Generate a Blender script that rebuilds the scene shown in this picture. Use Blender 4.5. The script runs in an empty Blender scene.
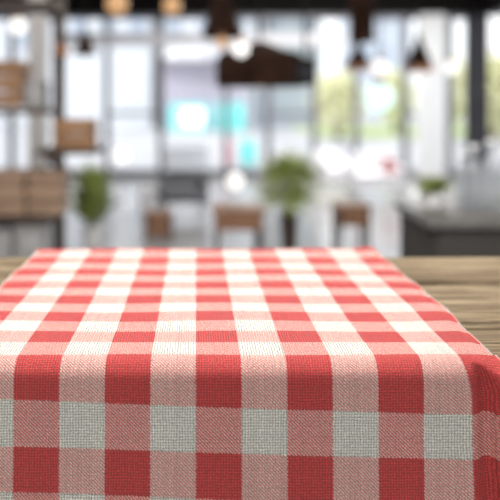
import bpy, bmesh, math, random
from mathutils import Vector, Matrix
random.seed(11)
PI = math.pi
SC = bpy.context.scene
COL = SC.collection

# ------------------------------------------------------------------ camera
FPX = 869.0                      # focal length in pixels of a 500 px frame
VPX, VPY = 196.0, 102.0          # vanishing point of the table's depth lines
CAMZ = 1.041
cd = bpy.data.cameras.new('camera')
cam = bpy.data.objects.new('camera', cd); COL.objects.link(cam)
cam.location = (0, 0, CAMZ); cam.rotation_euler = (PI/2, 0, 0)
cd.sensor_width = 36.0; cd.lens = 36.0*FPX/500.0
cd.shift_x = (250-VPX)/500.0; cd.shift_y = -(250-VPY)/500.0
cd.clip_start = 0.05; cd.clip_end = 300
cd.dof.use_dof = True; cd.dof.focus_distance = 1.04
cd.dof.aperture_fstop = (cd.lens/1000.0)/0.022
SC.camera = cam

def at(px, py, Y):
    return Vector(((px-VPX)*Y/FPX, Y, CAMZ-(py-VPY)*Y/FPX))

# ------------------------------------------------------------------ materials
def mat(name, color, rough=0.6, metal=0.0, noise=0.0, scale=8.0, emit=None, estr=0.0, sheen=0.0, coat=0.0, spec=0.5, stretch=(1, 1, 1)):
    m = bpy.data.materials.new(name); m.use_nodes = True
    nt = m.node_tree; b = nt.nodes['Principled BSDF']
    b.inputs['Base Color'].default_value = (*color, 1)
    b.inputs['Roughness'].default_value = rough
    b.inputs['Metallic'].default_value = metal
    b.inputs['Specular IOR Level'].default_value = spec
    b.inputs['Sheen Weight'].default_value = sheen
    b.inputs['Coat Weight'].default_value = coat
    if emit:
        b.inputs['Emission Color'].default_value = (*emit, 1); b.inputs['Emission Strength'].default_value = estr
    if noise > 0:
        tc = nt.nodes.new('ShaderNodeTexCoord'); mp = nt.nodes.new('ShaderNodeMapping')
        mp.inputs['Scale'].default_value = stretch
        n = nt.nodes.new('ShaderNodeTexNoise'); n.inputs['Scale'].default_value = scale; n.inputs['Detail'].default_value = 5
        cr = nt.nodes.new('ShaderNodeValToRGB')
        cr.color_ramp.elements[0].position = 0.3; cr.color_ramp.elements[1].position = 0.72
        cr.color_ramp.elements[0].color = (*[c*(1-noise) for c in color], 1)
        cr.color_ramp.elements[1].color = (*[min(1, c*(1+noise)) for c in color], 1)
        L = nt.links.new
        L(tc.outputs['Object'], mp.inputs['Vector']); L(mp.outputs['Vector'], n.inputs['Vector'])
        L(n.outputs['Fac'], cr.inputs['Fac']); L(cr.outputs['Color'], b.inputs['Base Color'])
    return m

def glass_mat(name, tint=(1, 1, 1), refl=0.08):
    m = bpy.data.materials.new(name); m.use_nodes = True
    nt = m.node_tree; nt.nodes.clear()
    out = nt.nodes.new('ShaderNodeOutputMaterial'); mix = nt.nodes.new('ShaderNodeMixShader')
    t = nt.nodes.new('ShaderNodeBsdfTransparent'); t.inputs['Color'].default_value = (*tint, 1)
    g = nt.nodes.new('ShaderNodeBsdfGlossy'); g.inputs['Roughness'].default_value = 0.03
    lw = nt.nodes.new('ShaderNodeLayerWeight')
    L = nt.links.new
    lw.inputs['Blend'].default_value = 0.5
    pw = nt.nodes.new('ShaderNodeMath'); pw.operation = 'POWER'; pw.inputs[1].default_value = 5.0
    ml = nt.nodes.new('ShaderNodeMath'); ml.operation = 'MULTIPLY_ADD'; ml.inputs[1].default_value = 0.55; ml.inputs[2].default_value = refl*0.3
    L(lw.outputs['Facing'], pw.inputs[0]); L(pw.outputs[0], ml.inputs[0]); L(ml.outputs[0], mix.inputs['Fac'])
    L(t.outputs['BSDF'], mix.inputs[1]); L(g.outputs['BSDF'], mix.inputs[2]); L(mix.outputs['Shader'], out.inputs['Surface'])
    return m

def translucent_mat(name, color, k=0.55):
    m = bpy.data.materials.new(name); m.use_nodes = True
    nt = m.node_tree; b = nt.nodes['Principled BSDF']; out = nt.nodes['Material Output']
    b.inputs['Base Color'].default_value = (*color, 1); b.inputs['Roughness'].default_value = 0.8
    t = nt.nodes.new('ShaderNodeBsdfTranslucent'); t.inputs['Color'].default_value = (*color, 1)
    mix = nt.nodes.new('ShaderNodeMixShader'); mix.inputs['Fac'].default_value = k
    n = nt.nodes.new('ShaderNodeTexNoise'); n.inputs['Scale'].default_value = 14
    h = nt.nodes.new('ShaderNodeMix'); h.data_type = 'RGBA'
    h.inputs[6].default_value = (*[c*0.86 for c in color], 1); h.inputs[7].default_value = (*[min(1, c*1.12) for c in color], 1)
    L = nt.links.new
    L(n.outputs['Fac'], h.inputs[0]); L(h.outputs[2], b.inputs['Base Color']); L(h.outputs[2], t.inputs['Color'])
    L(b.outputs['BSDF'], mix.inputs[1]); L(t.outputs['BSDF'], mix.inputs[2]); L(mix.outputs['Shader'], out.inputs['Surface'])
    return m

def misty_glass(name, color, k):
    m = glass_mat(name, (0.97, 0.975, 0.98), 0.12); nt = m.node_tree
    out = nt.nodes['Material Output']; src = out.inputs['Surface'].links[0].from_socket
    t = nt.nodes.new('ShaderNodeBsdfTranslucent'); t.inputs['Color'].default_value = (*color, 1)
    mix = nt.nodes.new('ShaderNodeMixShader'); mix.inputs['Fac'].default_value = k
    nt.links.new(src, mix.inputs[1]); nt.links.new(t.outputs[0], mix.inputs[2]); nt.links.new(mix.outputs[0], out.inputs['Surface'])
    return m

class E:                                              # little arithmetic on node sockets
    nt = None
    def __init__(s, sock): s.s = sock
    @staticmethod
    def op(o, *a):
        n = E.nt.nodes.new('ShaderNodeMath'); n.operation = o
        for i, x in enumerate(a):
            if isinstance(x, E): E.nt.links.new(x.s, n.inputs[i])
            else: n.inputs[i].default_value = x
        return E(n.outputs[0])
    def __add__(s, o): return E.op('ADD', s, o)
    def __sub__(s, o): return E.op('SUBTRACT', s, o)
    def __mul__(s, o): return E.op('MULTIPLY', s, o)
    def __truediv__(s, o): return E.op('DIVIDE', s, o)
    def rsub(s, o): return E.op('SUBTRACT', o, s)
    def floor(s): return E.op('FLOOR', s)
    def fract(s): return E.op('FRACT', s)
    def mod(s, o): return E.op('FLOORED_MODULO', s, o)
    def lt(s, o): return E.op('LESS_THAN', s, o)
    def sin(s): return E.op('SINE', s)
    def step(s, a, b):
        n = E.nt.nodes.new('ShaderNodeMapRange'); n.interpolation_type = 'SMOOTHSTEP'
        n.inputs['From Min'].default_value = a; n.inputs['From Max'].default_value = b
        E.nt.links.new(s.s, n.inputs['Value']); return E(n.outputs['Result'])
def emix(a, b, t): return a + (b-a)*t
def cmix(t, a, b):
    n = E.nt.nodes.new('ShaderNodeMix'); n.data_type = 'RGBA'
    E.nt.links.new(t.s, n.inputs[0])
    for i, c in ((6, a), (7, b)):
        if isinstance(c, tuple): n.inputs[i].default_value = (*c, 1)
        else: E.nt.links.new(c, n.inputs[i])
    return n.outputs[2]
def cmul(c, f):
    n = E.nt.nodes.new('ShaderNodeVectorMath'); n.operation = 'SCALE'
    E.nt.links.new(c, n.inputs[0]); E.nt.links.new(f.s, n.inputs['Scale']); return n.outputs[0]

CHECK = 0.10                                          # one red and one white check
def gingham():
    m = bpy.data.materials.new('red_white_gingham_weave'); m.use_nodes = True
    nt = m.node_tree; E.nt = nt; b = nt.nodes['Principled BSDF']
    def uv(name):
        n = nt.nodes.new('ShaderNodeUVMap'); n.uv_map = name
        s = nt.nodes.new('ShaderNodeSeparateXYZ'); nt.links.new(n.outputs['UV'], s.inputs[0])
        return E(s.outputs[0]), E(s.outputs[1]), n.outputs['UV']
    cu, cv, _ = uv('checks'); wu, wv, wuv = uv('weave')
    def noise(scale, det=2.0, vec=wuv):
        n = nt.nodes.new('ShaderNodeTexNoise'); n.inputs['Scale'].default_value = scale; n.inputs['Detail'].default_value = det
        nt.links.new(vec, n.inputs['Vector']); return E(n.outputs['Fac'])
    T = 0.00095; T2 = 0.0030
    wob = noise(60) - 0.5; wob2 = noise(43) - 0.5
    su = wu/T + wob*0.7; sv = wv/T + wob2*0.7
    iu, iv, fu, fv = su.floor(), sv.floor(), su.fract(), sv.fract()
    ragged = noise(400) - 0.5
    red_u = ((cu + ragged*0.0028)/CHECK).fract().lt(0.5)
    red_v = ((cv + ragged*0.0028 - 0.931)/CHECK).fract().lt(0.5)
    k = iu + iv
    twill = (k*0.55 + (su+sv)*0.45 - 0.45).mod(4.0).lt(2.2)
    plain = k.mod(2.0).lt(0.5)
    white = red_u.rsub(1.0)*red_v.rsub(1.0)
    over = emix(twill, plain, white)                  # 1 = warp thread lies on top
    hw = (fu*PI).sin(); hf = (fv*PI).sin()
    h1 = emix(hf*(hw*0.35+0.65), hw*(hf*0.35+0.65), over)
    # the open linen mesh of the undyed checks
    mu = wu/T2 + wob*0.9; mv = wv/T2 + wob2*0.9
    gu = (mu.fract()*PI).sin(); gv = (mv.fract()*PI).sin()
    pl = (mu.floor() + mv.floor()).mod(2.0).lt(0.5)
    h2 = emix(gv*(gu*0.3+0.7), gu*(gv*0.3+0.7), pl)
    h = emix(h1*0.45 + h2*0.55, h2, white)
    gap = h2.step(0.18, 0.70).rsub(1.0)
    # fibre colour of each thread, slightly uneven
    tn = nt.nodes.new('ShaderNodeTexWhiteNoise'); tn.noise_dimensions = '1D'
    nt.links.new((emix(iv+500.0, iu, over)).s, tn.inputs['W'])
    uneven = E(tn.outputs['Value'])*0.22 + 0.89
    slub = noise(420, 3.0)*1.3 + 0.36
    RED = (0.78, 0.078, 0.074); WHT = (0.90, 0.79, 0.70); RAW = (0.83, 0.82, 0.75)
    warp = cmix(red_u, WHT, RED); weft = cmix(red_v, WHT, RED)
    c = cmix(white, cmix(over, weft, warp), RAW)
    c = cmul(c, uneven*slub*(gap*(white*0.52 + red_u*red_v*0.42 + 0.30)).rsub(1.0))  # shade in the gaps between threads is painted into the colour
    nt.links.new(c, b.inputs['Base Color'])
    b.inputs['Roughness'].default_value = 0.9
    b.inputs['Specular IOR Level'].default_value = 0.12
    b.inputs['Sheen Weight'].default_value = 0.10; b.inputs['Sheen Roughness'].default_value = 0.45
    bp = nt.nodes.new('ShaderNodeBump'); bp.inputs['Strength'].default_value = 1.0; bp.inputs['Distance'].default_value = 0.0030
    nt.links.new((h + noise(1500, 2.0)*0.25).s, bp.inputs['Height']); nt.links.new(bp.outputs['Normal'], b.inputs['Normal'])
    return m

def weathered_wood():
    m = bpy.data.materials.new('weathered_plank_wood'); m.use_nodes = True
    nt = m.node_tree; E.nt = nt; b = nt.nodes['Principled BSDF']; L = nt.links.new
    tc = nt.nodes.new('ShaderNodeTexCoord'); at_ = nt.nodes.new('ShaderNodeAttribute'); at_.attribute_name = 'board'
    off = nt.nodes.new('ShaderNodeVectorMath'); off.operation = 'ADD'
    sc = nt.nodes.new('ShaderNodeVectorMath'); sc.operation = 'SCALE'; sc.inputs[0].default_value = (3.7, 1.3, 0.0)
    L(at_.outputs['Fac'], sc.inputs['Scale']); L(tc.outputs['Object'], off.inputs[0]); L(sc.outputs[0], off.inputs[1])
    def n(scale, det, dist=0.0):
        mp = nt.nodes.new('ShaderNodeMapping'); mp.inputs['Scale'].default_value = scale
        t = nt.nodes.new('ShaderNodeTexNoise'); t.inputs['Scale'].default_value = 1.0; t.inputs['Detail'].default_value = det
        t.inputs['Distortion'].default_value = dist
        L(off.outputs[0], mp.inputs['Vector']); L(mp.outputs[0], t.inputs['Vector']); return E(t.outputs['Fac'])
    broad = n((2.2, 22, 4), 4, 0.8); fine = n((7, 190, 8), 5, 0.4); fleck = n((26, 260, 10), 3)
    g = broad*0.50 + fine*0.50
    cr = nt.nodes.new('ShaderNodeValToRGB'); L(g.s, cr.inputs['Fac'])
    e = cr.color_ramp.elements
    e[0].position = 0.36; e[0].color = (0.034, 0.023, 0.014, 1)
    e[1].position = 0.66; e[1].color = (0.225, 0.175, 0.115, 1)
    x = e.new(0.50); x.color = (0.118, 0.088, 0.056, 1)
    dark = fleck.step(0.58, 0.68)*0.5
    c = cmul(cr.outputs['Color'], dark.rsub(1.0))
    L(c, b.inputs['Base Color']); b.inputs['Roughness'].default_value = 0.85; b.inputs['Specular IOR Level'].default_value = 0.06
    bp = nt.nodes.new('ShaderNodeBump'); bp.inputs['Strength'].default_value = 0.5; bp.inputs['Distance'].default_value = 0.002
    L((fine - dark*0.5).s, bp.inputs['Height']); L(bp.outputs['Normal'], b.inputs['Normal'])
    return m

# ------------------------------------------------------------------ mesh helpers
class MB:
    def __init__(s): s.bm = bmesh.new()
    def _xf(s, vs, M):
        bmesh.ops.transform(s.bm, matrix=M, verts=vs); return s
    def box(s, c, d, rot=None, bev=0.0):
        r = bmesh.ops.create_cube(s.bm, size=1.0); vs = r['verts']
        M = Matrix.Translation(Vector(c)) @ (rot.to_4x4() if rot is not None else Matrix.Identity(4)) @ Matrix.Diagonal((*d, 1))
        s._xf(vs, M)
        if bev > 0:
            es = list({e for v in vs for e in v.link_edges})
            bmesh.ops.bevel(s.bm, geom=es, offset=bev, segments=2, profile=0.6, affect='EDGES')
        return s
    def tube(s, p0, p1, r0, r1=None, n=12):
        p0, p1 = Vector(p0), Vector(p1); d = p1-p0
        r = bmesh.ops.create_cone(s.bm, cap_ends=True, segments=n, radius1=r0, radius2=r0 if r1 is None else r1, depth=d.length)
        q = d.to_track_quat('Z', 'Y').to_matrix().to_4x4()
        return s._xf(r['verts'], Matrix.Translation((p0+p1)/2) @ q)
    def ball(s, c, r, sc=(1, 1, 1), n=16):
        q = bmesh.ops.create_uvsphere(s.bm, u_segments=n, v_segments=max(6, n//2), radius=r)
        return s._xf(q['verts'], Matrix.Translation(Vector(c)) @ Matrix.Diagonal((*sc, 1)))
    def lathe(s, prof, c=(0, 0, 0), n=24):
        rings = []
        for (r, z) in prof:
            rings.append([s.bm.verts.new((c[0]+r*math.cos(2*PI*i/n), c[1]+r*math.sin(2*PI*i/n), c[2]+z)) for i in range(n)] if r > 1e-5 else [s.bm.verts.new((c[0], c[1], c[2]+z))])
        for a, b in zip(rings, rings[1:]):
            for i in range(n):
                j = (i+1) % n
                if len(a) == 1 and len(b) == 1: continue
                if len(a) == 1: s.bm.faces.new((a[0], b[j], b[i]))
                elif len(b) == 1: s.bm.faces.new((a[i], a[j], b[0]))
                else: s.bm.faces.new((a[i], a[j], b[j], b[i]))
        return s
    def leaf(s, p, d, ln, w, up=(0, 0, 1), droop=0.25):
        p, d = Vector(p), Vector(d).normalized(); side = d.cross(Vector(up))
        if side.length < 1e-3: side = Vector((1, 0, 0))
        side.normalize(); nrm = side.cross(d)
        a = s.bm.verts.new(p); t = s.bm.verts.new(p + d*ln - nrm*ln*droop)
        m1 = p + d*ln*0.45 - nrm*ln*droop*0.2
        l = s.bm.verts.new(m1 + side*w*0.5 + nrm*w*0.15); r = s.bm.verts.new(m1 - side*w*0.5 + nrm*w*0.15); c = s.bm.verts.new(m1)
        for f in ((a, r, c), (c, r, t), (a, c, l), (l, c, t)): s.bm.faces.new(f)
        return s
    def build(s, name, m, parent=None, smooth=True):
        bmesh.ops.recalc_face_normals(s.bm, faces=s.bm.faces)
        me = bpy.data.meshes.new(name); s.bm.to_mesh(me); s.bm.free()
        o = bpy.data.objects.new(name, me); COL.objects.link(o)
        me.materials.append(m)
        if smooth:
            for p in me.polygons: p.use_smooth = True
            try: me.set_sharp_from_angle(angle=math.radians(40))
            except Exception: pass
        if parent is not None: o.parent = parent
        return o

def tag(o, label, cat, group=None):
    o['label'] = label; o['category'] = cat
    if group: o['group'] = group
    return o
def thing(name, label, cat, loc, rz=0.0, group=None):
    o = bpy.data.objects.new(name, None); COL.objects.link(o); o.empty_display_size = 0.1
    o.location = loc; o.rotation_euler = (0, 0, rz)
    return tag(o, label, cat, group)
def dup(o, loc, rz, label, group=None):
    c = o.copy(); COL.objects.link(c); c.location = loc; c.rotation_euler = (0, 0, rz); c['label'] = label
    if group: c['group'] = group
    for ch in list(o.children):
        d = ch.copy(); COL.objects.link(d); d.parent = c
        for g in list(ch.children):
            e = g.copy(); COL.objects.link(e); e.parent = d
    return c
def struct(o):
    o['kind'] = 'structure'; return o

M = dict(
    wood=weathered_wood(), cloth=gingham(),
    floor=mat('polished_concrete', (0.40, 0.39, 0.39), 0.16, noise=0.12, scale=1.5, spec=0.6),
    black=mat('black_paint', (0.006, 0.005, 0.005), 0.85, spec=0.08, noise=0.2, scale=4),
    ceil=mat('dark_ceiling_paint', (0.02, 0.017, 0.016), 0.85, spec=0.08, noise=0.2, scale=3),
    frame=mat('grey_window_metal', (0.135, 0.135, 0.155), 0.5, noise=0.08, scale=5),
    post=mat('charcoal_post', (0.032, 0.032, 0.038), 0.85, spec=0.08, noise=0.15, scale=6),
    beam=mat('pale_grey_beam', (0.62, 0.62, 0.66), 0.6, noise=0.05, scale=4),
    wall=mat('plaster_wall', (0.48, 0.46, 0.45), 0.85, noise=0.06, scale=6),
    glass=glass_mat('window_glass', (0.97, 0.985, 0.985), 0.06),
    bottle=misty_glass('pale_bottle_glass', (0.80, 0.81, 0.83), 0.30),
    dkwood=mat('dark_stained_wood', (0.045, 0.026, 0.018), 0.55, noise=0.35, scale=5, stretch=(1, 1, 8)),
    brown=mat('brown_wood', (0.26, 0.125, 0.065), 0.5, noise=0.3, scale=6, stretch=(1, 8, 1)),
    tan=mat('tan_crate_wood', (0.27, 0.175, 0.115), 0.7, noise=0.28, scale=5, stretch=(1, 1, 9)),
    orange=mat('honey_crate_wood', (0.25, 0.13, 0.06), 0.65, noise=0.28, scale=5, stretch=(1, 1, 9)),
    copper=mat('aged_copper', (0.40, 0.19, 0.10), 0.42, metal=0.6, noise=0.25, scale=9),
    shade=mat('dark_brown_shade', (0.030, 0.014, 0.009), 0.85, spec=0.08, noise=0.4, scale=7),
    cord=mat('black_cord', (0.015, 0.013, 0.012), 0.85, spec=0.08, noise=0.1),
    white=mat('white_upholstery', (0.82, 0.82, 0.86), 0.85, noise=0.05, scale=20),
    ceramic=mat('white_ceramic', (0.78, 0.78, 0.78), 0.25, noise=0.04, scale=6),
    greyfab=mat('grey_upholstery', (0.17, 0.175, 0.19), 0.9, noise=0.15, scale=25),
    greybox=mat('pale_grey_board', (0.28, 0.275, 0.27), 0.7, noise=0.06, scale=7),
    steel=mat('brushed_steel', (0.45, 0.45, 0.47), 0.35, metal=0.8, noise=0.1, scale=20),
    counter=mat('grey_brown_counter', (0.036, 0.032, 0.029), 0.7, spec=0.2, noise=0.2, scale=5),
    countertop=mat('pale_stone_top', (0.10, 0.094, 0.088), 0.4, noise=0.15, scale=12),
    red=mat('red_fabric', (0.62, 0.27, 0.28), 0.85, noise=0.1, scale=20),
    leaf=translucent_mat('plant_leaf', (0.54, 0.61, 0.18), 0.45),
    leafdk=translucent_mat('olive_leaf', (0.32, 0.38, 0.11), 0.35),
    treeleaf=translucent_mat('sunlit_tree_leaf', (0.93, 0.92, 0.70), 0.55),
    stem=mat('brown_stem', (0.10, 0.065, 0.035), 0.8, noise=0.3, scale=20),
    soil=mat('dark_soil', (0.03, 0.02, 0.014), 0.95, noise=0.4, scale=40),
    curtain=translucent_mat('white_sheer_curtain', (0.97, 0.97, 0.98), 0.5),
    bulb_warm=mat('warm_glowing_bulb', (0.2, 0.12, 0.06), 0.3, emit=(1.0, 0.56, 0.25), estr=0.34, noise=0.02),
    bulb_white=mat('white_glowing_bulb', (0.25, 0.25, 0.25), 0.3, emit=(1.0, 0.97, 0.93), estr=0.85, noise=0.02),
    bulb_cool=mat('cool_glowing_globe', (0.2, 0.25, 0.25), 0.3, emit=(0.72, 1.0, 0.98), estr=0.75, noise=0.02),
    pave=mat('pale_paving', (0.44, 0.44, 0.47), 0.8, noise=0.08, scale=0.6),
    facade=mat('pale_facade', (0.62, 0.64, 0.69), 0.8, noise=0.03, scale=0.4),
    facade2=mat('blue_grey_facade', (0.50, 0.54, 0.62), 0.8, noise=0.05, scale=0.4),
    facade3=mat('mauve_shopfront', (0.42, 0.38, 0.47), 0.7, noise=0.06, scale=0.8),
    pane_out=mat('distant_window_pane', (0.34, 0.40, 0.50), 0.15, noise=0.1, scale=0.7),
    cyan=mat('turquoise_lit_sign', (0.02, 0.2, 0.2), 0.4, emit=(0.27, 0.78, 0.78), estr=0.62, noise=0.02),
    cyanw=mat('white_lit_sign_face', (0.9, 0.95, 0.95), 0.4, emit=(0.9, 1.0, 1.0), estr=0.6, noise=0.02),
    pink=mat('pink_lit_sign', (0.8, 0.5, 0.55), 0.4, emit=(1.0, 0.62, 0.70), estr=0.3, noise=0.02),
    grass=mat('lawn_green', (0.36, 0.44, 0.16), 0.9, noise=0.2, scale=2),
)

# ------------------------------------------------------------------ foreground table
TZ = 0.750                                            # wood surface
FRONT, BACK = 0.980, 1.637
tbl = thing('dining_table', 'rustic table of weathered brown planks under the gingham cloth', 'table', (0.1, 1.31, 0))
def tabletop():
    bm = bmesh.new(); lay = bm.faces.layers.float.new('board')
    def board(x0, x1, y0, y1, k, wav):
        n = 60
        g = 0.0055
        ring = []
        for i in range(n+1):
            x = x0 + (x1-x0)*i/n
            wy = 0.0025*math.sin(x*7+wav) + 0.0012*math.sin(x*23+wav*2)
            wy0 = wy if y0 > FRONT+0.01 else 0.0
            wy1 = 0.0025*math.sin(x*7+wav+1) + 0.0012*math.sin(x*23+(wav+1)*2) if y1 < BACK-0.01 else 0.001*math.sin(x*15)
            b = 0.006 if y0 > FRONT+0.01 else 0.012
            b1 = 0.005
            a0, a1 = y0+g+wy0, y1-g+wy1
            pr = [(a0, -0.045), (a0, -b), (a0+b*0.3, -b*0.3), (a0+b, 0), (a1-b1, 0), (a1-b1*0.3, -b1*0.3), (a1, -b1), (a1, -0.045)]
            ring.append([bm.verts.new((x-0.1, y-1.31, TZ+z)) for y, z in pr])
        for a, b in zip(ring, ring[1:]):
            for j in range(8):
                f = bm.faces.new((a[j], b[j], b[(j+1) % 8], a[(j+1) % 8])); f[lay] = k
        for r in (ring[0], ring[-1]):
            f = bm.faces.new(r); f[lay] = k
    for i, (a, b) in enumerate(((FRONT, 1.119), (1.119, 1.389), (1.389, BACK))): board(0.02, 1.15, a, b, i*1.7+0.4, 1+i)
    for i, (a, b) in enumerate(((FRONT, 1.19), (1.19, 1.453), (1.453, 1.558), (1.558, BACK))): board(-0.95, 0.016, a, b, i*2.3+7.1, 4+i)
    bmesh.ops.recalc_face_normals(bm, faces=bm.faces)
    me = bpy.data.meshes.new('tabletop'); bm.to_mesh(me); bm.free(); me.materials.append(M['wood'])
    o = bpy.data.objects.new('tabletop', me); COL.objects.link(o); o.parent = tbl
    for p in me.polygons: p.use_smooth = True
    me.set_sharp_from_angle(angle=math.radians(45))
tabletop()
for sx in (-0.95, 0.95):
    for sy in (-0.24, 0.24):
        MB().box((sx, sy, 0.3525), (0.075, 0.075, 0.705), bev=0.006).build('leg', M['wood'], tbl)
for sy in (-0.24, 0.24): MB().box((0, sy, 0.655), (1.82, 0.03, 0.09)).build('apron', M['wood'], tbl)

# ------------------------------------------------------------------ gingham cloth
def sm(a, b, x):
    t = max(0.0, min(1.0, (x-a)/(b-a))); return t*t*(3-2*t)
CT = 0.756                                            # cloth surface over the wood
R1 = 0.025; YF = 0.953; Y1 = YF+R1                    # front face, start of the front curve
R2 = 0.014; YB = 1.676; Y2 = YB-R2                    # back face, end of the back curve
def profile(s):
    """s: distance along the cloth from Y1; negative = towards the back. Returns y, z, weight of front drop"""
    if s < 0:
        y = Y1 - s
        if y <= Y2: return y, CT, 0.0
        d = y - Y2
        if d < R2*PI/2:
            a = d/R2; return Y2 + R2*math.sin(a), CT - R2*(1-math.cos(a)), 0.0
        return YB + 0.1*(d-R2*PI/2)**2, CT - R2 - (d-R2*PI/2), 0.0
    if s < R1*PI/2:
        a = s/R1; return Y1 - R1*math.sin(a), CT - R1*(1-math.cos(a)), s
    return YF, CT - R1 - (s-R1*PI/2), s
def cloth():
    U0, U1, NU = -0.303, 0.352, 190
    ss = []
    s = -(Y2-Y1) - R2*PI/2 - 0.10
    while s < 0.42:
        ss.append(s)
        y, z, w = profile(s)
        s += 0.003 if (s > -0.03 and s < 0.10) or y > Y2-0.04 else (0.010 if s < 0 else 0.006)
    bm = bmesh.new(); uvc = bm.loops.layers.uv.new('checks'); uvw = bm.loops.layers.uv.new('weave')
    grid, meta = [], []
    for s in ss:
        row, mrow = [], []
        for i in range(NU+1):
            u = U0 + (U1-U0)*i/NU
            y, z, w = profile(s)
            yd = Y1 - s                                # flat depth coordinate
            x = u
            # the right hand border draws in and out along the table
            if u > 0.27:
                if s < 0:
                    e = 0.338 + 0.010*sm(1.0, 1.22, yd) - 0.002*sm(1.3, 1.6, yd) + 0.0015*math.sin(yd*38)
                else:
                    e = 0.338 + 0.022*sm(0.0, 0.06, s) + 0.012*sm(0.06, 0.3, s)
                x = 0.27 + (u-0.27)*(e-0.27)/(U1-0.27)
            if u < -0.25: x += 0.0025*math.sin(yd*21)*(-0.25-u)/0.053
            # gentle lie of the cloth
            if s < 0:
                z += 0.0012*math.sin(u*19+yd*6)*math.sin(yd*11+1.3)
                lift = 0.0042*sm(1.50, 1.65, yd)
                lift += 0.005*math.exp(-((u-0.333)/0.016)**2)*sm(1.58, 1.66, yd)
                lift -= 0.004*math.exp(-((u-0.352)/0.010)**2)
                z += lift*(1 if y <= YB else 1)
                z = max(z, TZ+0.0035) if y < BACK else z
            else:
                # soft vertical waves on the hanging front
                k = sm(0.02, 0.25, s)
                y -= 0.006*k*(0.6+0.5*math.sin(u*15+0.6)) + 0.010*k*sm(0.0, 0.4, s)
                # deep fold by the right border, lip flaring towards the viewer
                f = sm(0.006, 0.045, s)
                y += f*0.015*math.exp(-((u-0.3165)/0.0085)**2)
                y -= f*0.037*sm(0.318, 0.352, u)*(0.75+0.5*sm(0.05, 0.3, s))
            row.append(bm.verts.new((x, y, z)))
            # check rows: the row on the front curve is a little deeper, the drop hangs slightly askew
            if yd >= 0.981: v = yd
            else:
                d = 0.981-yd; S1 = 0.0665
                v = 0.981 - (0.05*d/S1 if d < S1 else 0.05 + (d-S1)*1.02)
                v += 0.030*u*sm(0.0, 0.06, d)
            mrow.append(((u, v), (u, yd)))
        grid.append(row); meta.append(mrow)
    for a in range(len(ss)-1):
        for i in range(NU):
            q = ((a, i), (a+1, i), (a+1, i+1), (a, i+1))
            f = bm.faces.new([grid[p][r] for p, r in q]); f.smooth = True
            for lp, (p, r) in zip(f.loops, q):
                lp[uvc].uv = meta[p][r][0]; lp[uvw].uv = meta[p][r][1]
    bmesh.ops.recalc_face_normals(bm, faces=bm.faces)
    me = bpy.data.meshes.new('tablecloth'); bm.to_mesh(me); bm.free(); me.materials.append(M['cloth'])
    # normals must point up so that the thickness grows towards the table
    if sum(p.normal.z for p in me.polygons) < 0: me.flip_normals()
    o = bpy.data.objects.new('tablecloth', me); COL.objects.link(o)
    md = o.modifiers.new('thickness', 'SOLIDIFY'); md.thickness = 0.0025; md.offset = -1
    tag(o, 'red and white gingham cloth of coarse weave lying on the plank table', 'tablecloth')
cloth()

# ------------------------------------------------------------------ the room
FW = 12.0                                             # depth of the window wall
XL, XR = -6.0, 3.95
HEAD = 2.24                                           # underside of the dark band over the windows
CE = 2.85
struct(MB().box(((XL+XR)/2, 3.0, -0.05), (XR-XL+0.4, 18.4, 0.1)).build('floor', M['floor'], smooth=False))
struct(MB().box(((XL+XR)/2, 3.0, CE+0.05), (XR-XL+0.4, 18.4, 0.1)).build('ceiling', M['ceil'], smooth=False))
struct(MB().box(((XL+XR)/2, FW+0.06, (HEAD+CE)/2), (XR-XL, 0.14, CE-HEAD)).build('wall_back', M['black'], smooth=False))
struct(MB().box((XL-0.06, 3.0, CE/2), (0.12, 18.0, CE)).build('wall_left', M['wall'], smooth=False))
struct(MB().box((XR+0.06, 3.0, (HEAD+CE)/2), (0.12, 18.0, CE-HEAD)).build('wall_right', M['black'], smooth=False))
struct(MB().box((XR-0.08, FW-0.02, HEAD/2), (0.27, 0.2, HEAD)).build('trim_1', M['post'], smooth=False))
xa, xb = at(60, 0, FW).x, at(345, 0, FW).x
struct(MB().box(((xa+xb)/2, FW-0.04, 1.905), (xb-xa, 0.10, 0.17), bev=0.01).build('trim_2', M['beam'], smooth=False))
mull = [-440, -330, -230, -140, -60, 12, 60, 107, 161, 226, 268, 314, 356, 405, 450]
xs = [at(p, 0, FW).x for p in mull] + [XR-0.2]
for i in range(len(xs)-1):
    a, b = xs[i], xs[i+1]; w = 0.085
    m = MB().box((a, FW, HEAD/2), (w, 0.10, HEAD)).box(((a+b)/2, FW, 0.05), (b-a-w, 0.09, 0.10)).box(((a+b)/2, FW, HEAD-0.03), (b-a-w, 0.09, 0.06))
    if i % 3 == 1: m.box(((a+b)/2, FW, 0.88), (b-a-w, 0.06, 0.05))
    wo = struct(m.build('window_%d' % (i+1), M['frame'], smooth=False))
    MB().box(((a+b)/2, FW, HEAD/2), (b-a-w, 0.012, HEAD-0.16)).build('pane', M['glass'], wo, smooth=False)
ys = [11.75, 9.9, 8.1, 6.3, 4.5, 2.7, 0.9, -0.9]
for i in range(len(ys)-1):
    a, b = ys[i], ys[i+1]
    m = MB().box((XR+0.06, b, HEAD/2), (0.10, 0.085, HEAD)).box((XR+0.06, (a+b)/2, 0.05), (0.09, a-b-0.085, 0.1)).box((XR+0.06, (a+b)/2, HEAD-0.03), (0.09, a-b-0.085, 0.06))
    wo = struct(m.build('window_%d' % (len(xs)+i), M['frame'], smooth=False))
    MB().box((XR+0.06, (a+b)/2, HEAD/2), (0.012, a-b-0.085, HEAD-0.16)).build('pane', M['glass'], wo, smooth=False)

struct(MB().box((at(38, 0, 7.0).x, 7.0, CE/2), (0.14, 0.14, CE)).build('trim_3', M['wall'], smooth=False))
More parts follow.
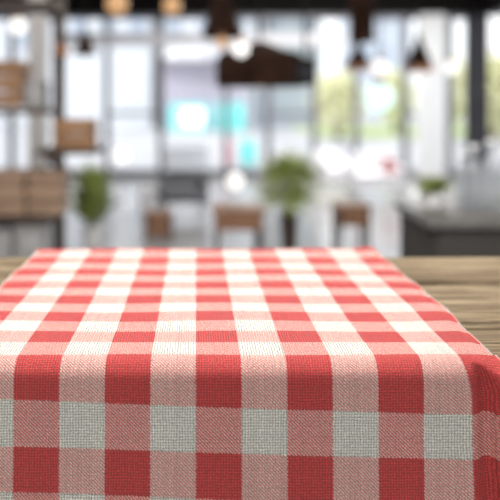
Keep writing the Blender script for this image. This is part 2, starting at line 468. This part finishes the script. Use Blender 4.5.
# white sheer curtain by the window wall
def curtain(px0, px1, label):
    Y = FW-0.35; x0, x1 = at(px0, 0, Y).x, at(px1, 0, Y).x
    bm = bmesh.new(); n = 60; vs = []
    for i in range(n+1):
        x = x0 + (x1-x0)*i/n; o = 0.035*math.sin(i*0.95)
        vs.append([bm.verts.new((x-(x0+x1)/2, o*(1-0.25*k/6), 0.02+2.2*(1-k/6))) for k in range(7)])
    for a, b in zip(vs, vs[1:]):
        for k in range(6): bm.faces.new((a[k], b[k], b[k+1], a[k+1]))
    t = thing('sheer_curtain', label, 'curtain', ((x0+x1)/2, Y, 0))
    mb = MB(); mb.bm.free(); mb.bm = bm
    mb.build('fabric', M['curtain'], t)
    hw = (x1-x0)/2+0.04
    MB().tube((-hw, 0, 2.235), (hw, 0, 2.235), 0.012).box((-hw+0.03, 0.17, 2.235), (0.02, 0.36, 0.02)).box((hw-0.03, 0.17, 2.235), (0.02, 0.36, 0.02)).build('rod', M['post'], t)
curtain(417, 446, 'narrow white sheer curtain hanging before the window beside the charcoal post')

# ------------------------------------------------------------------ lamps
def pendant(px, py_top, py_bot, half, Y, label, shade='shade', rim='copper', bulb=None, dome=False, name='pendant_lamp', group=None):
    p = at(px, py_bot, Y); top = at(px, py_top, Y); h = top.z-p.z; r = half*Y/FPX
    t = thing(name, label, 'lamp', p, 0, group)
    if dome: pr = [(r*0.96, 0), (r, 0.03*h), (r, h*0.60), (r*0.92, h*0.74), (r*0.50, h*0.84), (r*0.16, h), (0, h)]
    else: pr = [(r, 0), (r*0.94, h*0.14), (r*0.55, h*0.48), (r*0.24, h*0.78), (r*0.20, h), (0, h)]
    inner = [(max(0, a-0.006), b-0.004 if b > 0 else 0.0) for a, b in reversed(pr)]
    MB().lathe(inner[:-1] + [(pr[0][0]-0.006, 0)] + pr).build('lamp_shade', M[shade], t)
    if rim: MB().lathe([(r*0.985, -0.012), (r*1.02, -0.012), (r*1.02, h*0.10), (r*0.985, h*0.10), (r*0.985, -0.012)]).build('rim', M[rim], t)
    MB().tube((0, 0, h*0.98), (0, 0, CE-p.z), 0.006, n=8).build('cord', M['cord'], t)
    MB().lathe([(0, -0.001), (0.05, -0.001), (0.045, -0.03), (0.0, -0.03)], (0, 0, CE-p.z)).build('ceiling_cap', M['cord'], t)
    if bulb: MB().ball((0, 0, h*0.16), min(r*0.4, 0.045)).build('bulb', M[bulb], t)
    return t
def globe(px, py, rad, Y, label, m, name='globe_lamp', group=None):
    p = at(px, py, Y); r = rad*Y/FPX
    t = thing(name, label, 'lamp', p, 0, group)
    MB().ball((0, 0, 0), r, n=20).build('bulb', M[m], t)
    MB().lathe([(0, r*0.8), (r*0.42, r*0.85), (r*0.36, r*1.5), (0, r*1.6)]).build('socket', M['copper'], t)
    MB().tube((0, 0, r*1.5), (0, 0, CE-p.z), 0.004, n=8).build('cord', M['cord'], t)
    return t
pendant(85, 28, 54, 11, 7.0, 'small dark brown pendant lamp hanging beside the tall shelf', rim='shade')
pendant(358, 43, 68, 14, 6.4, 'copper rimmed cone lamp under the dark hanging cylinder')
pendant(419, 33, 70, 14, 6.4, 'tall brown cone lamp with copper rim, hanging nearest the charcoal post')
pendant(260, 42, 87, 44, 5.0, 'very wide dark brown dome lamp, the largest hanging lamp', dome=True, rim=None, bulb='bulb_warm')
pendant(222, -28, 38, 20, 5.6, 'dark brown bell lamp hanging left above the widest dome', rim=None)
# hanging dark cylinder
p = at(362, 42, 6.0); t = thing('cylinder_lamp', 'dark brown hanging cylinder lamp above a copper cone', 'lamp', p)
MB().lathe([(0.075, 0), (0.085, 0), (0.085, 0.36), (0.02, 0.38), (0, 0.38)]).lathe([(0.075, 0), (0.075, 0.34), (0, 0.35)]).build('lamp_shade', M['shade'], t)
MB().tube((0, 0, 0.37), (0, 0, CE-p.z), 0.006).build('cord', M['cord'], t)
# black speaker box hung beside the dome
p = at(305, 86, 4.6); t = thing('hanging_speaker', 'black box hanging at the side of the widest dome lamp', 'speaker', p)
MB().box((0, 0, 0.075), (0.10, 0.10, 0.145), bev=0.008).build('case', M['cord'], t)
MB().lathe([(0, 0), (0.036, 0), (0.042, 0.006), (0, 0.008)]).build('driver', M['post'], t).matrix_local = Matrix.Translation((0, -0.048, 0.075)) @ Matrix.Rotation(PI/2, 4, 'X')
MB().tube((0, 0, 0.148), (0, 0, CE-p.z), 0.008).build('bracket', M['cord'], t)
globe(117, 4, 11, 6.2, 'warm glowing globe bulb in front of the dark band, the one nearer the shelf', 'bulb_warm')
globe(172, 6, 9, 6.2, 'warm glowing globe bulb in front of the dark band, the one nearer the bell lamp', 'bulb_warm')
globe(222, 43, 6, 5.4, 'small warm bulb just under the dark bell lamp', 'bulb_warm')
globe(241, 49, 8, 4.55, 'white glowing bulb above the top of the widest dome lamp', 'bulb_white')
globe(380, 68, 8, 6.8, 'white glowing bulb between the two copper rimmed cones', 'bulb_white')
globe(379, 97, 15, 7.4, 'large cool white globe hanging low in front of the windows', 'bulb_cool')
globe(452, 68, 6, 7.6, 'white glowing bulb close to the charcoal corner post', 'bulb_white')
globe(18, 26, 8, 6.6, 'white glowing bulb seen through the shelf, above the tan boxes', 'bulb_white')

# ------------------------------------------------------------------ tall shelf at the left with crates
SY = 4.5; K = SY/FPX
t = thing('shelf_unit', 'tall dark wooden open shelf holding crates and boxes', 'shelf', (at(8, 0, SY).x, SY, 0))
x0 = at(8, 0, SY).x
def lx(px): return at(px, 0, SY).x - x0
HT = at(0, -60, SY).z
for px in (-44, 54):
    for dy in (0.17,):
        MB().box((lx(px), dy, HT/2), (0.062, 0.05, HT), bev=0.004).build('upright', M['dkwood'], t)
for py in (4, 108, 213, 268):
    z = at(0, py, SY).z
    MB().box(((lx(-46)+lx(58))/2, 0.02, z-0.016), (lx(58)-lx(-46), 0.36, 0.032), bev=0.004).build('shelf_board', M['dkwood'], t)
zb = at(0, 148, SY).z
MB().box(((lx(40)+lx(100))/2, 0.02, zb-0.014), (lx(100)-lx(40), 0.30, 0.028), bev=0.004).build('side_shelf', M['dkwood'], t)
MB().box((lx(54), 0.02, at(0, 157, SY).z), (0.05, 0.25, 0.06)).build('bracket', M['dkwood'], t)
def crate(px0, px1, py0, py1, label, m, slats=3, Y=SY, depth=0.24):
    a, b = at(px0, py1, Y), at(px1, py0, Y); w, h = b.x-a.x, b.z-a.z
    t = thing('wooden_crate', label, 'crate', ((a.x+b.x)/2, Y-0.025, a.z), 0, 'crates on the shelf')
    g = 0.012; sh = (h-g*(slats-1))/slats
    for c, d in (((0, -depth/2), (w, 0.014)), ((0, depth/2), (w, 0.014)), ((-w/2+0.007, 0), (0.014, depth-0.016)), ((w/2-0.007, 0), (0.014, depth-0.016))):
        f = MB()
        for i in range(slats): f.box((*c, sh/2 + i*(sh+g)), (*d, sh), bev=0.002)
        f.build('slatted_side', M[m], t)
    MB().box((0, 0, 0.008), (w-0.03, depth-0.02, 0.014)).build('base', M[m], t)
    for sx in (-1, 1):
        for sy in (-1, 1): MB().box((sx*(w/2-0.028), sy*(depth/2-0.019), h/2+0.006), (0.026, 0.022, h-0.02)).build('corner_post', M[m], t)
    return t
crate(-16, 30, 170, 211, 'tan crate on the lower shelf, standing at its outer end', 'tan')
crate(33, 67, 169, 211, 'paler tan crate on the lower shelf, against the upright', 'tan')
crate(58, 96, 119, 147, 'honey coloured crate on the small bracket beside the shelf', 'orange', 2)
crate(-18, 27, 62, 106, 'honey brown crate on the upper shelf', 'orange')
def box_(px0, px1, py0, py1, label, m, Y=SY, name='storage_box'):
    a, b = at(px0, py1, Y), at(px1, py0, Y); w, h = b.x-a.x, b.z-a.z
    t = thing(name, label, 'box', ((a.x+b.x)/2, Y, a.z))
    MB().box((0, 0, h*0.43), (w*0.97, 0.24, h*0.86), bev=0.004).build('body', M[m], t)
    MB().box((0, 0, h*0.93), (w, 0.255, h*0.14), bev=0.004).build('lid', M[m], t)
    MB().box((0, -0.1225, h*0.62), (w*0.22, 0.006, h*0.14), bev=0.002).build('label_holder', M['steel'], t)
box_(-30, 16, 226, 267, 'large pale grey box on the bottom shelf, at its outer end', 'greybox')
box_(19, 48, 222, 267, 'slim pale grey box on the bottom shelf, against the upright', 'greybox')
box_(29, 46, 82, 107, 'small pale grey box on the upper shelf', 'greybox')
# copper arm lamp on the shelf post
p = at(61, 55, SY+0.075); t = thing('arm_lamp', 'copper arm lamp fixed on the shelf upright', 'lamp', p)
MB().lathe([(0.045, 0), (0.05, 0), (0.03, 0.05), (0.0, 0.055)]).build('lamp_shade', M['copper'], t)
MB().tube((0, 0, 0.05), (-0.035, 0.02, 0.065), 0.008).tube((-0.035, 0.01, 0.065), (-0.036, 0.066, 0.065), 0.008).build('arm', M['copper'], t)

# ------------------------------------------------------------------ plants
def plant(px, py_base, Y, pot_h, pot_r, fol_r, fol_h, stem_h, n, label, potm, leafm, ln=0.16, w=0.03, base_z=None, name='potted_plant', spiky=False):
    a = at(px, py_base, Y)
    if base_z is not None: a.z = base_z
    t = thing(name, label, 'plant', a)
    MB().lathe([(0, 0), (pot_r*0.72, 0), (pot_r, pot_h), (pot_r*0.9, pot_h), (pot_r*0.86, pot_h*0.9), (0, pot_h*0.9)]).build('pot', M[potm], t)
    MB().lathe([(0, 0.004), (pot_r*0.85, 0.0), (0, -0.004)], (0, 0, pot_h*0.91)).build('soil', M['soil'], t)
    st = MB(); f = MB(); rnd = random.Random(int(px*7))
    stems = 6
    for k in range(stems):
        an = 2*PI*k/stems; st.tube((0.25*pot_r*math.cos(an), 0.25*pot_r*math.sin(an), pot_h*0.88), (0.35*fol_r*math.cos(an), 0.35*fol_r*math.sin(an), pot_h+stem_h+fol_h*0.6), 0.007, 0.003, 6)
    for i in range(n):
        an = rnd.uniform(0, 2*PI); zz = rnd.random()
        rr = fol_r*math.sqrt(rnd.random())*math.sin(PI*min(0.95, 0.18+zz*0.72))
        if spiky:
            d = Vector((math.cos(an)*(0.75-0.6*zz), math.sin(an)*(0.75-0.6*zz), rnd.uniform(0.5, 1.3)))
            f.leaf((rr*0.5*math.cos(an), rr*0.5*math.sin(an), pot_h*0.9+stem_h+fol_h*zz*0.7), d, ln*rnd.uniform(0.8, 1.5), w, droop=0.2)
        else:
            d = Vector((math.cos(an), math.sin(an), rnd.uniform(-0.3, 0.9)))
            f.leaf((rr*math.cos(an)*0.75, rr*math.sin(an)*0.75, pot_h+stem_h+fol_h*zz), d, ln*rnd.uniform(0.7, 1.3), w*rnd.uniform(0.8, 1.3))
    st.build('stem', M['stem'], t); f.build('foliage', M[leafm], t)
    return t
FZ = 0.0
plant(92, 0, 6.3, 0.15, 0.09, 0.13, 0.40, 0.00, 260, 'upright green plant in a white pot on the floor by the shelf', 'ceramic', 'leafdk', 0.17, 0.034, 0.0, spiky=True)
plant(289, 0, 6.1, 0.26, 0.072, 0.155, 0.34, 0.05, 420, 'bushy light green plant in a slim dark brown pot standing on the floor', 'dkwood', 'leaf', 0.15, 0.032, 0.0)

# ------------------------------------------------------------------ low furniture
def bench(px0, px1, py0, Y, label, h=0.40, depth=0.36, m='brown', name='low_table', cat='table', thick=0.10):
    a, b = at(px0, 0, Y).x, at(px1, 0, Y).x; w = b-a
    t = thing(name, label, cat, ((a+b)/2, Y, 0))
    MB().box((0, 0, h-0.014), (w, depth, 0.028), bev=0.005).build('top', M[m], t)
    MB().box((0, 0, h-0.028-thick/2), (w*0.9, depth*0.9, thick), bev=0.004).build('apron', M[m], t)
    for sx in (-1, 1):
        for sy in (-1, 1): MB().tube((sx*w*0.42, sy*depth*0.42, 0), (sx*w*0.40, sy*depth*0.4, h-0.03), 0.012, 0.018, 8).build('leg', M['dkwood'], t)
bench(212, 263, 0, 5.35, 'brown low table beside the bushy green plant, under the lit pink sign')
bench(334, 368, 0, 5.7, 'brown low stool between the bushy plant and the sideboard', h=0.38, depth=0.26, name='low_stool', cat='stool', thick=0.11)
bench(145, 173, 0, 6.6, 'small brown box stool standing on the floor in front of the grey lounge chair', h=0.21, depth=0.2, name='box_stool', cat='stool', thick=0.15)
def lounge(px, Y, w, h, label, m, rz=0.0, name='lounge_chair'):
    t = thing(name, label, 'chair', (at(px, 0, Y).x, Y, 0), rz)
    MB().box((0, 0, 0.20), (w*0.86, 0.48, 0.14), bev=0.03).build('seat', M[m], t)
    MB().box((0, 0.22, h*0.5+0.08), (w*0.86, 0.10, h-0.16), rot=Matrix.Rotation(-0.12, 3, 'X'), bev=0.03).build('backrest', M[m], t)
    for sx in (-1, 1):
        MB().box((sx*w*0.47, 0.0, 0.24), (w*0.10, 0.50, 0.24), bev=0.02).build('armrest', M[m], t)
        for sy in (-1, 1): MB().tube((sx*w*0.42, sy*0.2, 0), (sx*w*0.40, sy*0.19, 0.13), 0.012, 0.016, 8).build('leg', M['steel'], t)
lounge(374, 9.4, 0.56, 0.48, 'white lounge chair standing before the windows, left of the curtain', 'white')
lounge(334, 10.2, 0.40, 0.46, 'white lounge chair half hidden behind the bushy plant', 'white', 0.2)
lounge(183, 8.0, 0.40, 0.40, 'dark grey lounge chair in the middle of the floor', 'greyfab', 0.1)
tag(MB().box((0, 0, 0), (0.13, 0.10, 0.17), bev=0.03).build('cushion', M['red']), 'small red cushion on the white lounge chair before the windows', 'cushion').location = (at(387, 0, 9.4).x, 9.30, 0.36)
# white paper lantern globes standing on thin poles
def floor_lamp(px, py, rad, Y, label):
    c = at(px, py, Y); r = rad*Y/FPX
    t = thing('floor_lamp', label, 'lamp', (c.x, Y, 0))
    MB().lathe([(0, 0), (0.10, 0), (0.09, 0.015), (0, 0.02)]).build('base', M['steel'], t)
    MB().tube((0, 0, 0.01), (0, 0, c.z-r*0.9), 0.007, n=8).build('pole', M['steel'], t)
    MB().ball((0, 0, c.z), r, n=20).build('lamp_shade', M['bulb_white'], t)
floor_lamp(121, 156, 7, 9.0, 'floor lamp with white glowing globe behind the plant in the white pot')
floor_lamp(235, 181, 8, 7.6, 'floor lamp with white glowing globe behind the brown low table')
def pouf(px, py0, Y, label):
    t = thing('pouf', label, 'pouf', (at(px, 0, Y).x, Y, 0)); r = 0.09
    MB().lathe([(0, 0), (r*0.8, 0), (r, 0.08), (r*0.97, 0.20), (r*0.75, 0.27), (0, 0.285)]).build('cushion', M['white'], t)
    MB().lathe([(r*0.99, 0.12), (r*1.03, 0.13), (r*0.99, 0.14)]).build('piping', M['white'], t)
pouf(149, 0, 7.9, 'small white round pouf behind the small brown box stool')

# ------------------------------------------------------------------ sideboard on the right
BY = 3.35
bz = at(0, 219, BY-0.28).z
bx0 = at(430, 0, BY-0.28).x; bx1 = bx0+1.5
t = thing('sideboard', 'grey brown sideboard with a pale stone top, bottles standing on it', 'sideboard', ((bx0+bx1)/2, BY, 0))
MB().box((0, 0, bz-0.0175), (1.5, 0.56, 0.035), bev=0.004).build('top', M['countertop'], t)
MB().box((0, 0.005, (bz-0.035+0.06)/2), (1.46, 0.50, bz-0.035-0.06)).build('body', M['counter'], t)
MB().box((0, 0.02, 0.03), (1.40, 0.44, 0.06)).build('plinth', M['cord'], t)
for k in range(3):
    d = MB().box((-0.483+0.483*k, -0.254, (bz+0.025)/2), (0.47, 0.018, bz-0.115), bev=0.003).build('door', M['counter'], t)
    MB().tube((-0.483+0.483*k+0.19, -0.272, bz*0.62), (-0.483+0.483*k+0.19, -0.272, bz*0.8), 0.006).build('handle', M['steel'], d)
def bottle(px, Y, h, r, label, g='bottles on the sideboard'):
    t = thing('glass_bottle', label, 'bottle', (at(px, 0, Y).x, Y, bz), 0, g)
    MB().lathe([(0, 0.001), (r*0.9, 0.001), (r, 0.02), (r, h*0.58), (r*0.55, h*0.72), (r*0.34, h*0.80), (r*0.34, h), (r*0.27, h), (r*0.27, h*0.80), (r*0.9, h*0.56), (r*0.9, 0.025), (0, 0.022)]).build('body', M['bottle'], t)
    MB().lathe([(0, h*0.985), (r*0.26, h*0.985), (r*0.40, h*1.0), (r*0.40, h*1.06), (0, h*1.07)]).build('stopper', M['ceramic'], t)
bottle(464, 3.45, 0.20, 0.038, 'shorter pale bottle on the sideboard, closest to the small plant')
bottle(474, 3.35, 0.235, 0.040, 'pale bottle on the sideboard, second from the small plant')
bottle(490, 3.45, 0.25, 0.042, 'tallest pale bottle on the sideboard, third from the small plant')
bottle(506, 3.33, 0.22, 0.040, 'pale bottle at the far end of the sideboard row, cut by the picture edge')
plant(433, 0, 3.45, 0.055, 0.04, 0.045, 0.05, 0.0, 140, 'small dark green plant in a white pot on the sideboard', 'ceramic', 'leafdk', 0.055, 0.022, bz)

# ------------------------------------------------------------------ outside
struct(MB().box((4, 57, -0.11), (160, 90, 0.1)).build('pavement', M['pave'], smooth=False))
struct(MB().box((12, 33, -0.055), (16, 12, 0.03)).build('lawn', M['grass'], smooth=False))
def building(px0, px1, Y, h, label, m, rows, cols, shop=None):
    a, b = at(px0, 0, Y).x, at(px1, 0, Y).x; w = b-a
    t = thing('building', label, 'building', ((a+b)/2, Y, -0.06))
    MB().box((0, 4, h/2), (w, 8, h)).build('wall', M[m], t, smooth=False)
    MB().box((0, 4, h+0.15), (w+0.4, 8.4, 0.3)).build('roof', M[m], t, smooth=False)
    for i in range(rows):
        for j in range(cols):
            x = -w/2 + w*(j+0.5)/cols; z = 3.3+(h-3.4)*(i+0.4)/rows; ww, wh = w/cols*0.45, (h-3.4)/rows*0.5
            f = MB().box((x, -0.02, z), (ww+0.16, 0.1, wh+0.16)).build('window', M['facade'], t, smooth=False)
            MB().box((x, -0.06, z), (ww, 0.06, wh)).build('pane', M['pane_out'], f, smooth=False)
    if shop:
        MB().box((0, -0.10, 1.35), (w*0.9, 0.16, 2.3)).build('shopfront', M[shop], t, smooth=False)
        MB().box((0, -0.5, 2.75), (w*0.94, 0.9, 0.12)).build('awning', M[shop], t, smooth=False)
building(-330, 60, 42, 11, 'long pale building beyond the windows behind the shelf', 'facade', 3, 7)
building(64, 152, 36, 11, 'pale white building beyond the windows behind the globe bulbs', 'facade', 3, 3)
building(158, 252, 34, 10, 'pale building with mauve shopfront and lit turquoise signs', 'facade', 2, 3, 'facade3')
building(258, 322, 40, 12, 'blue grey building beyond the bushy green plant', 'facade2', 3, 2)
building(358, 412, 60, 9, 'low far blue grey building behind the trees', 'facade2', 2, 3)
def sign(px0, px1, py0, py1, Y, label, m, face=None):
    a, b = at(px0, py1, Y), at(px1, py0, Y); w, h = b.x-a.x, b.z-a.z
    t = thing('shop_sign', label, 'sign', ((a.x+b.x)/2, Y, a.z), 0, 'lit signs on the shopfront')
    MB().box((0, 0, h/2), (w, 0.18, h), bev=0.03).build('light_box', M[m], t)
    if face: MB().box((w*0.08, -0.10, h*0.5), (w*0.6, 0.03, h*0.62), bev=0.01).build('panel', M[face], t)
    MB().box((0, 0.15, h/2), (w*0.5, 0.14, h*0.3)).build('bracket', M['post'], t)
sign(169, 208, 104, 131, 33.0, 'turquoise lit sign with a white panel', 'cyan', 'cyanw')
sign(216, 245, 103, 131, 33.0, 'plain turquoise lit sign beside the sign with white panel', 'cyan')
sign(239, 256, 141, 164, 14.6, 'small turquoise lit sign, lowest of the turquoise signs', 'cyan')
sign(221, 235, 142, 165, 14.6, 'small pink lit sign', 'pink', None)
for o in [o for o in COL.objects if o.name.startswith('shop_sign') and o.parent is None and o.location.y < 20]:
    MB().tube((0, 0.12, -o.location.z-0.06), (0, 0.12, 0.3), 0.03).build('post', M['post'], o)
# white terrace planter just outside
def planter(px0, px1, Y, h, label):
    a, b = at(px0, 0, Y).x, at(px1, 0, Y).x
    t = thing('planter_box', label, 'planter', ((a+b)/2, Y, -0.06))
    MB().box((0, 0, h/2), (b-a, 0.35, h), bev=0.02).build('body', M['white'], t)
    MB().box((0, 0, h+0.01), (b-a+0.04, 0.39, 0.04), bev=0.008).build('rim', M['white'], t)
    MB().box((0, 0, h+0.018), (b-a-0.06, 0.29, 0.03)).build('soil', M['soil'], t)
planter(165, 209, 13.4, 0.36, 'long white planter box outside, below the turquoise signs')
planter(330, 350, 14.5, 0.40, 'short white planter box outside, in front of the yellow green tree')
def tree(px, Y, h, r, n, label):
    x = at(px, 0, Y).x; t = thing('tree', label, 'tree', (x, Y, -0.06), 0, 'trees beyond the windows')
    tr = MB().tube((0, 0, 0), (0.05, 0, h*0.5), 0.10, 0.06, 8)
    for k in range(5):
        an = k*1.3; tr.tube((0.04, 0, h*0.42), (r*0.6*math.cos(an), r*0.6*math.sin(an), h*0.75), 0.05, 0.02, 6)
    tr.build('trunk', M['stem'], t)
    f = MB(); rnd = random.Random(int(px))
    for i in range(n):
        u = Vector((rnd.gauss(0, 1), rnd.gauss(0, 1), rnd.gauss(0, 1))).normalized()*(rnd.random()**0.4)
        c = Vector((u.x*r, u.y*r, h*0.60+u.z*h*0.40))
        f.leaf(c, (rnd.uniform(-1, 1), rnd.uniform(-1, 1), rnd.uniform(-1, 0.6)), 0.34, 0.24)
    f.build('foliage', M['treeleaf'], t)
tree(338, 26, 2.0, 0.75, 1500, 'yellow green tree beyond the bushy plant')
tree(396, 30, 2.2, 0.55, 1200, 'slim yellow green tree beyond the curtain')
tree(449, 28, 2.5, 0.70, 1400, 'yellow green tree beside the charcoal post, seen between it and the curtain')
tree(492, 22, 2.3, 0.70, 1500, 'yellow green tree seen beyond the bottles, outside the side window')

# ------------------------------------------------------------------ light
w = bpy.data.worlds.new('sky'); SC.world = w; w.use_nodes = True
bg = w.node_tree.nodes['Background']
bg.inputs['Color'].default_value = (0.97, 0.98, 1.0, 1); bg.inputs['Strength'].default_value = 1.15
def light(kind, name, loc, rot, energy, color, **kw):
    d = bpy.data.lights.new(name, kind); d.energy = energy; d.color = color
    for k_, v_ in kw.items(): setattr(d, k_, v_)
    o = bpy.data.objects.new(name, d); COL.objects.link(o); o.location = loc; o.rotation_euler = rot
    return o
sun = light('SUN', 'sun', (0, 0, 20), (0, 0, 0), 1.3, (1.0, 0.96, 0.88), angle=math.radians(3))
sun.rotation_euler = Vector((0.45, 0.75, -0.85)).to_track_quat('-Z', 'Y').to_euler()
light('AREA', 'fill_light', (0.0, 1.65, 2.7), (0, 0, 0), 90, (1.0, 0.97, 0.93), shape='RECTANGLE', size=1.6, size_y=1.0)  # added fill above the table, brightens the cloth top; no fixture modelled

light('AREA', 'fill_light', (-0.5, -1.3, 2.5), (0.45, 0, 0), 31, (1.0, 0.93, 0.85), shape='RECTANGLE', size=1.4, size_y=1.0)  # added warm fill behind the camera for the hanging front of the cloth
light('AREA', 'fill_light', (-1.0, 5.5, 2.75), (0, 0, 0), 30, (1.0, 0.97, 0.93), shape='RECTANGLE', size=3.0, size_y=2.5)  # added fill out of view, lifts the shelf side of the room
light('AREA', 'fill_light', (1.8, 9.8, 2.75), (0, 0, 0), 110, (1.0, 0.97, 0.93), shape='RECTANGLE', size=3.0, size_y=2.5)  # added fill near the window wall, brightens the curtain
SC.view_settings.view_transform = 'Standard'; SC.view_settings.look = 'None'
SC.view_settings.exposure = 0.75; SC.view_settings.gamma = 1.0; SC.view_settings.use_curve_mapping = False
SC.cycles.use_denoising = True
SC.cycles.max_bounces = 10; SC.cycles.transparent_max_bounces = 16
